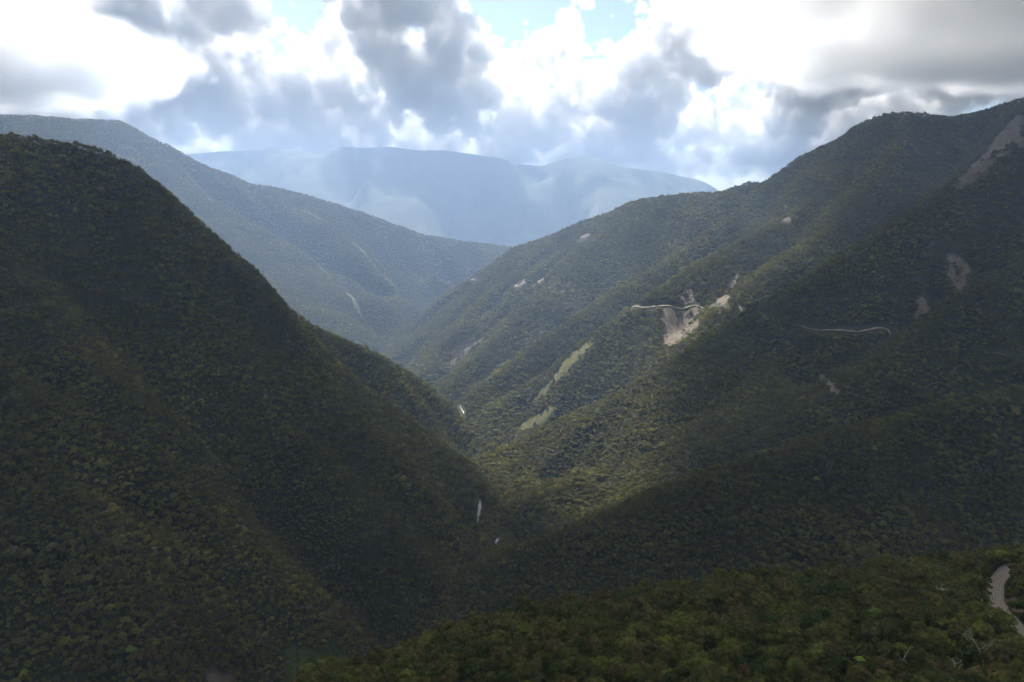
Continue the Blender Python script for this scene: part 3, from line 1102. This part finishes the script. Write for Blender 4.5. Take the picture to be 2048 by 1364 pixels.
# the nearest trees in the picture are things of their own
x, y, z, _ = NP.T
dy = CP * y - SP * z
u = 1024 + F_PX * x / dy
v = 682 - F_PX * (SP * y + CP * (z + 7)) / dy
infr = (u > -20) & (u < 2068) & (v < 1400)
order = np.argsort(np.where(infr, np.hypot(np.hypot(x, y), z), 1e9))
N_NEAR = 250
sel = order[:N_NEAR]
near_pts = NP[sel]
rest = np.ones(len(NP), bool)
rest[sel] = False
forest('forest', 'dense mixed forest on the wooded slope below the viewpoint', NP[rest], near_kinds, rng, 6.2)
forest('forest', 'dense dark forest covering the steep left mountain', LP, kinds, rng, 7.0)
forest('forest', 'forest covering the spurs of the right mountain', RP, kinds, rng, 7.2)
forest('forest', 'hazy forest on the ridge behind the left mountain', GP, kinds, rng, 8.0)

# low bushes on the open ground
def bushes(name, label, poly, mountain, spacing, size, coll, keep=None):
    lo, hi = poly[:, :2].min(0) - 8, poly[:, :2].max(0) + 8
    gx, gy = np.meshgrid(np.arange(lo[0], hi[0], spacing), np.arange(lo[1], hi[1], spacing))
    x = (gx + rng.uniform(-.5, .5, gx.shape) * spacing).ravel()
    y = (gy + rng.uniform(-.5, .5, gx.shape) * spacing).ravel()
    k = inside(x, y, poly) if keep is None else keep(x, y)
    x, y = x[k], y[k]
    if len(x):
        return np.column_stack([x, y, ground(x, y) + .3, np.full(len(x), size)])
    return np.zeros((0, 4))


B = []
for o_, c in PATCHES:
    st = {'meadow': (2.8, .30), 'grass_clearing': (7.0, .28), 'landslide_scar': (13.0, .30), 'grass_verge': (2.4, .16)}.get(o_)
    if st:
        B.append(bushes('', '', c, '', st[0], st[1] * 8.0, kinds))
rlo = np.array([[road[:, 0].min() - 30, road[:, 1].min() - 30], [road[:, 0].max() + 20, road[:, 1].max() + 10]])


def verge(x, y):
    d, _ = line_dist(x, y, road)
    return (d > hw + 1.8) & (np.hypot(x - SIGN_AT[0], y - SIGN_AT[1]) > 3) & (np.hypot(x - POSTS_AT[1, 0], y - POSTS_AT[1, 1]) > 3) & cleared(x, y) & ~inside(x, y, BANK)


B.append(bushes('', '', rlo, '', 3.2, .30 * 8.0, kinds, verge))
forest('bushes', 'low bushes scattered over meadows, scars and road verges', np.concatenate(B), near_kinds, rng, 8.0)

# prototypes for the near trees
rg = random.Random(21)
BROAD = []
for i in range(7):
    rad = rg.uniform(3.6, 5.0)
    hh = rg.uniform(5.0, 7.5)
    base = rg.uniform(2.5, 4.0)
    shape = crown_shape(rg, rad, hh, base, rg.choice((11, 14, 18)), 1300, .33, rg.uniform(.7, .95))
    tr = make_mesh('trunk', trunk_shape(rg, base + hh * .55, .28, rad * .6), M_BARK)
    BROAD.append({hue: (tr, make_mesh('crown', shape, mt_)) for hue, mt_ in HUES.items()})


def tree(kind, label, cat, loc, meshes, group=None, rz=0.0, sc=1.0):
    e = empty(kind, loc, rz, sc)
    tag(e, label, cat, group)
    for me in meshes:
        c = bpy.data.objects.new(me.name.split('.')[0], me)
        COL.objects.link(c)
        c.parent = e
    return e


MARKS = [((1879, 1205), 'the leafless star shaped tree'), ((1966, 1315), 'the pale forked tree'), ((1783, 1235), 'the slim curved pale tree'),
         ((2000, 1190), 'the road bend'), ((1530, 1215), 'the straight pale stem'), ((1752, 1235), 'the round yellow green tree'),
         ((1798, 1345), 'the bare stem at bottom'), ((1306, 1300), 'the bright green foreground tree'),
         ((1564, 1240), 'the broad grey green dome')]


def whereabouts(p):
    dy_ = CP * p[1] - SP * p[2]
    pu, pv = 1024 + F_PX * p[0] / dy_, 682 - F_PX * (SP * p[1] + CP * (p[2] + 7)) / dy_
    (mu, mv), nm = min(MARKS, key=lambda q: math.hypot(pu - q[0][0], 1.6 * (pv - q[0][1])))
    du, dv = pu - mu, 1.6 * (pv - mv)
    far_ = 'close ' if math.hypot(du, dv) < 70 else ''
    if abs(du) > abs(dv):
        rel = 'to the left of' if du < 0 else 'to the right of'
    else:
        rel = 'behind' if dv < 0 else 'in front of'
    if not far_ and math.hypot(du, dv) > 220:
        far_ = 'well '
    return f'{far_}{rel} {nm}'


for i, p in enumerate(near_pts):
    rq = random.Random(i)
    hue = rq.choices(list(HUES), (5, 4, 3, 2))[0]
    me = rq.choice(BROAD)[hue]
    wh = whereabouts(p)
    tree('broadleaf_tree', f'{hue} leafy tree {wh}', 'tree', (p[0], p[1], p[2] - .5), me,
         f'{hue} trees {wh}', rq.uniform(0, 6.28), rq.uniform(.85, 1.4))


def on(u, v):
    return cast([(u, v)])[0]


def crown_variant(seed, mat, rad=4.4, hh=6.0, base=4.0, leaves=900, leaf=.42, lobes=10, open_=.3, bark=None):
    r = random.Random(seed)
    cr = make_mesh('crown', crown_shape(r, rad, hh, base, lobes, leaves, leaf, .75, open_), mat)
    tr = make_mesh('trunk', trunk_shape(r, base + hh * .5, .3, rad * .6), bark or M_BARK)
    return tr, cr


SPECIAL = [
    (262, 1312, M_LIME, 1.1, 'lime green tree at the foot of the dark left mountain'),
    (50, 1360, M_LIME, 1.1, 'lime green tree in the bottom left corner'),
    (376, 846, M_PALE, 1.1, 'pale green tree standing out halfway up the left mountain'),
    (632, 838, M_PALE, 1.1, 'pale umbrella crowned tree near the lit edge of the left mountain'),
    (524, 868, M_PALE, 1.0, 'grey green tree above the dark gully on the left mountain'),
    (347, 1004, M_PALE, 1.25, 'pale blue green tree with a visible trunk, middle of the left mountain'),
    (652, 912, M_YELLOW, .8, 'small yellow crowned tree on the left spur facing the gorge'),
    (240, 1024, M_YELLOW, .8, 'yellow flowering tree, leftmost of the yellow crowns on the left mountain'),
    (382, 1070, M_YELLOW, .7, 'small golden crowned tree below the pale blue green tree'),
    (126, 1218, M_BROWN, 1.3, 'flat brown crowned tree low on the left mountain'),
    (618, 1226, M_PALE, 1.1, 'pale green tree above the dark green meadow'),
    (1746, 908, M_LIME, 1.3, 'bright green round tree on the slope above the gravel road'),
    (1509, 1026, M_PALE, 1.1, 'pale green tree in the middle of the dark right foreground slope'),
    (1800, 976, M_PALE, 1.1, 'pale flat crowned tree right of the middle of the dark slope'),
    (1632, 968, M_LIME, 1.1, 'yellow green tree left of the bright round one'),
    (1878, 794, M_PALE, 1.2, 'pale tree alone on the dark spur at the right'),
    (1306, 1310, M_LIME, .9, 'bright green small crowned tree low in the middle foreground'),
    (1752, 1256, M_LIME, 1.15, 'large yellow green round tree left of the leafless trees'),
    (1564, 1262, M_PALE, 1.2, 'broad grey green domed tree in the foreground canopy'),
    (1998, 1330, M_LIME, 1.15, 'olive yellow tree right of the pale forked tree'),
]
for i, (uu, vv, mat, sc, lab) in enumerate(SPECIAL):
    p = on(uu, vv)
    tree('canopy_tree', lab, 'tree', (p[0], p[1], p[2] + 1.0), crown_variant(100 + i, mat), None, i * 1.3, sc)


def bare_tree(seed, label, uv, h, forks, spread, bend=.2, leafy=None, sc=1.0, star=False):
    r = random.Random(seed)
    p = on(*uv)
    top = Vector((bend * h * r.choice((-1, 1)), 0, h))
    mid = Vector((top.x * .2, r.uniform(-.4, .4), h * .55))
    parts = [tube([(0, 0, -2), (0, 0, 1), mid, top], [.34, .28, .22, .14])]
    tips = []
    for i in range(forks):
        a = 2 * math.pi * (i + .4 * r.random()) / forks
        b = top if star else mid.lerp(top, r.uniform(.1, 1))
        e = b + Vector((math.cos(a) * spread, math.sin(a) * spread * .7, spread * (.25 if star else r.uniform(.5, 1.1))))
        k = b.lerp(e, .55) + Vector((0, 0, spread * (.02 if star else -.12)))
        parts.append(tube([b, k, e], [.15, .11, .05], 5))
        for q in range(2):
            e2 = e + Vector((r.uniform(-1, 1), r.uniform(-1, 1), r.uniform(.1, .8))) * spread * .35
            parts.append(tube([k.lerp(e, .6), e2], [.07, .03], 4))
        tips.append(e)
    tr = make_mesh('trunk', join(parts), M_PALEBARK)
    meshes = [tr]
    if leafy:
        V, Fc = [], []
        for tp in tips:
            s = crown_shape(r, 1.5, 1.3, 0, 4, 90, .28, .7, 1.0)
            n = len(V)
            V += [(a + tp.x, b + tp.y, c + tp.z) for a, b, c in s[0]]
            Fc += [tuple(i + n for i in f) for f in s[1]]
        meshes.append(make_mesh('crown', (V, Fc), leafy))
    return tree('bare_tree', label, 'tree', tuple(p), meshes, None, 0, sc)


bare_tree(1, 'leafless tree with pale limbs spread like a star', (1879, 1226), 15, 6, 4.6, .01, None, star=True)
bare_tree(2, 'pale leaning forked tree near the bottom right corner', (1966, 1352), 17, 4, 4.5, .34, M_PALE)
bare_tree(3, 'slim pale tree with a curved top beside the round yellow green tree', (1783, 1260), 16, 3, 2.0, .14, M_NEAR)
bare_tree(4, 'thin pale stem just left of the forked tree', (1930, 1330), 15, 2, 1.6, .08, M_PALE)
bare_tree(5, 'bare forked stem low on the bottom edge', (1798, 1362), 13, 3, 3.4, .12, None)
bare_tree(6, 'bare pale branches at the bottom edge below the slim stems', (1908, 1370), 12, 5, 3.0, .1, None)
bare_tree(7, 'straight pale stem in the canopy left of the curved pale tree', (1530, 1236), 13, 2, 1.4, .04, None)


def fern_tree(label, uv, h, r=3.2):
    p = on(*uv)
    q = random.Random(int(uv[0]))
    e = empty('tree_fern', tuple(p))
    tag(e, label, 'tree fern', 'tree ferns on the near slope')
    v, f = tube([(0, 0, -1), (.1, 0, h * .5), (0, 0, h)], [.2, .17, .15])
    mesh_object('trunk', v, f, M_BARK, e)
    n = 13
    for i in range(n):
        a = 2 * math.pi * i / n + q.uniform(-.15, .15)
        V, Fc = [], []
        L = r * q.uniform(.85, 1.1)
        for k in range(7):
            t = k / 6
            rad = L * t
            z = h + .9 * math.sin(t * 2.4) - .9 * t * t
            w = .55 * math.sin(math.pi * min(1, t * .92 + .08)) + .02
            for s in (-1, 0, 1):
                V.append((math.cos(a) * rad - math.sin(a) * s * w, math.sin(a) * rad + math.cos(a) * s * w, z - abs(s) * .18))
            if k:
                b = (k - 1) * 3
                Fc += [(b, b + 1, b + 4, b + 3), (b + 1, b + 2, b + 5, b + 4)]
        mesh_object('frond', V, Fc, M_LIME, e)


fern_tree('bright green tree fern between the road and the pale forked tree', (1917, 1268), 9)
fern_tree('tree fern with spread fronds left of the bare forked stem', (1716, 1352), 8.5, 2.8)

# ------------------------------------------------------------------ at the road: sign, marker stones, guard rail


def box(c, s):
    x, y, z = c
    a, b, d = s[0] / 2, s[1] / 2, s[2] / 2
    V = [(x + i * a, y + j * b, z + k * d) for i in (-1, 1) for j in (-1, 1) for k in (-1, 1)]
    return V, [(0, 1, 3, 2), (4, 6, 7, 5), (0, 4, 5, 1), (2, 3, 7, 6), (0, 2, 6, 4), (1, 5, 7, 3)]


side = 1 if (RN[len(road) // 2, 0] < 0) else -1          # the outer, left side of the bend


def roadside(i, off):
    p = road[i]
    q = p[:2] + RN[i] * side * off
    return (q[0], q[1], max(float(ground(q[0], q[1])), p[2] - .6))


def near_index(uv):
    q = on(*uv)
    return int(np.argmin(np.hypot(road[:, 0] - q[0], road[:, 1] - q[1])))


p = tuple(SIGN_AT)
e = empty('road_sign', p)
tag(e, 'small orange yellow sign on a post at the outer edge of the road bend', 'road sign')
mesh_object('post', *tube([(0, 0, -.5), (0, 0, 2.9)], [.06, .06]), M_STEEL, e)
d = .75
mesh_object('plate', [(0, -.08, 2.9 - d), (d, -.08, 2.9), (0, -.08, 2.9 + d), (-d, -.08, 2.9), (0, -.11, 2.9 - d), (d, -.11, 2.9), (0, -.11, 2.9 + d), (-d, -.11, 2.9)],
            [(3, 2, 1, 0), (4, 5, 6, 7), (0, 1, 5, 4), (1, 2, 6, 5), (2, 3, 7, 6), (3, 0, 4, 7)], M_SIGN, e)
for pt, lab, sc in ((POSTS_AT[0], 'smaller white marker post, the farther of two beside the bend', .7), (POSTS_AT[1], 'white marker post in the grass left of the bend', 1.0)):
    e = empty('marker_post', tuple(pt), 0, sc)
    tag(e, lab, 'marker post', 'white marker posts beside the road bend')
    mesh_object('post', *tube([(0, 0, -.4), (0, 0, .25), (0, 0, 1.0), (0, 0, 1.25)], [.34, .34, .32, .2], 8), M_WHITE, e)
    mesh_object('base', *box((0, 0, 0), (.95, .95, .4)), M_WHITE, e)
ia, ib = sorted((near_index((2056, 1142)), near_index((2012, 1147))))
e = empty('guard_rail', roadside((ia + ib) // 2, hw + 1.2))
tag(e, 'low pale guard rail along the far edge of the road bend', 'guard rail')
ce = Vector(e.location)
idx = list(range(ia, ib + 1))
rail = [Vector(roadside(i, hw + 1.2)) - ce for i in idx]
V, Fc = [], []
for k, q in enumerate(rail):
    for dz, dx in ((.55, 0), (.68, .05), (.81, 0), (.81, -.04), (.55, -.04)):
        V.append((q.x, q.y + dx, q.z + dz))
    if k:
        for s in range(5):
            a, b = (k - 1) * 5 + s, (k - 1) * 5 + (s + 1) % 5
            Fc.append((a, b, b + 5, a + 5))
mesh_object('rail', V, Fc, M_STEEL, e)
for q in rail[::1]:
    mesh_object('post', *box((q.x, q.y + .1, q.z + .3), (.12, .12, 1.1)), M_STEEL, e)
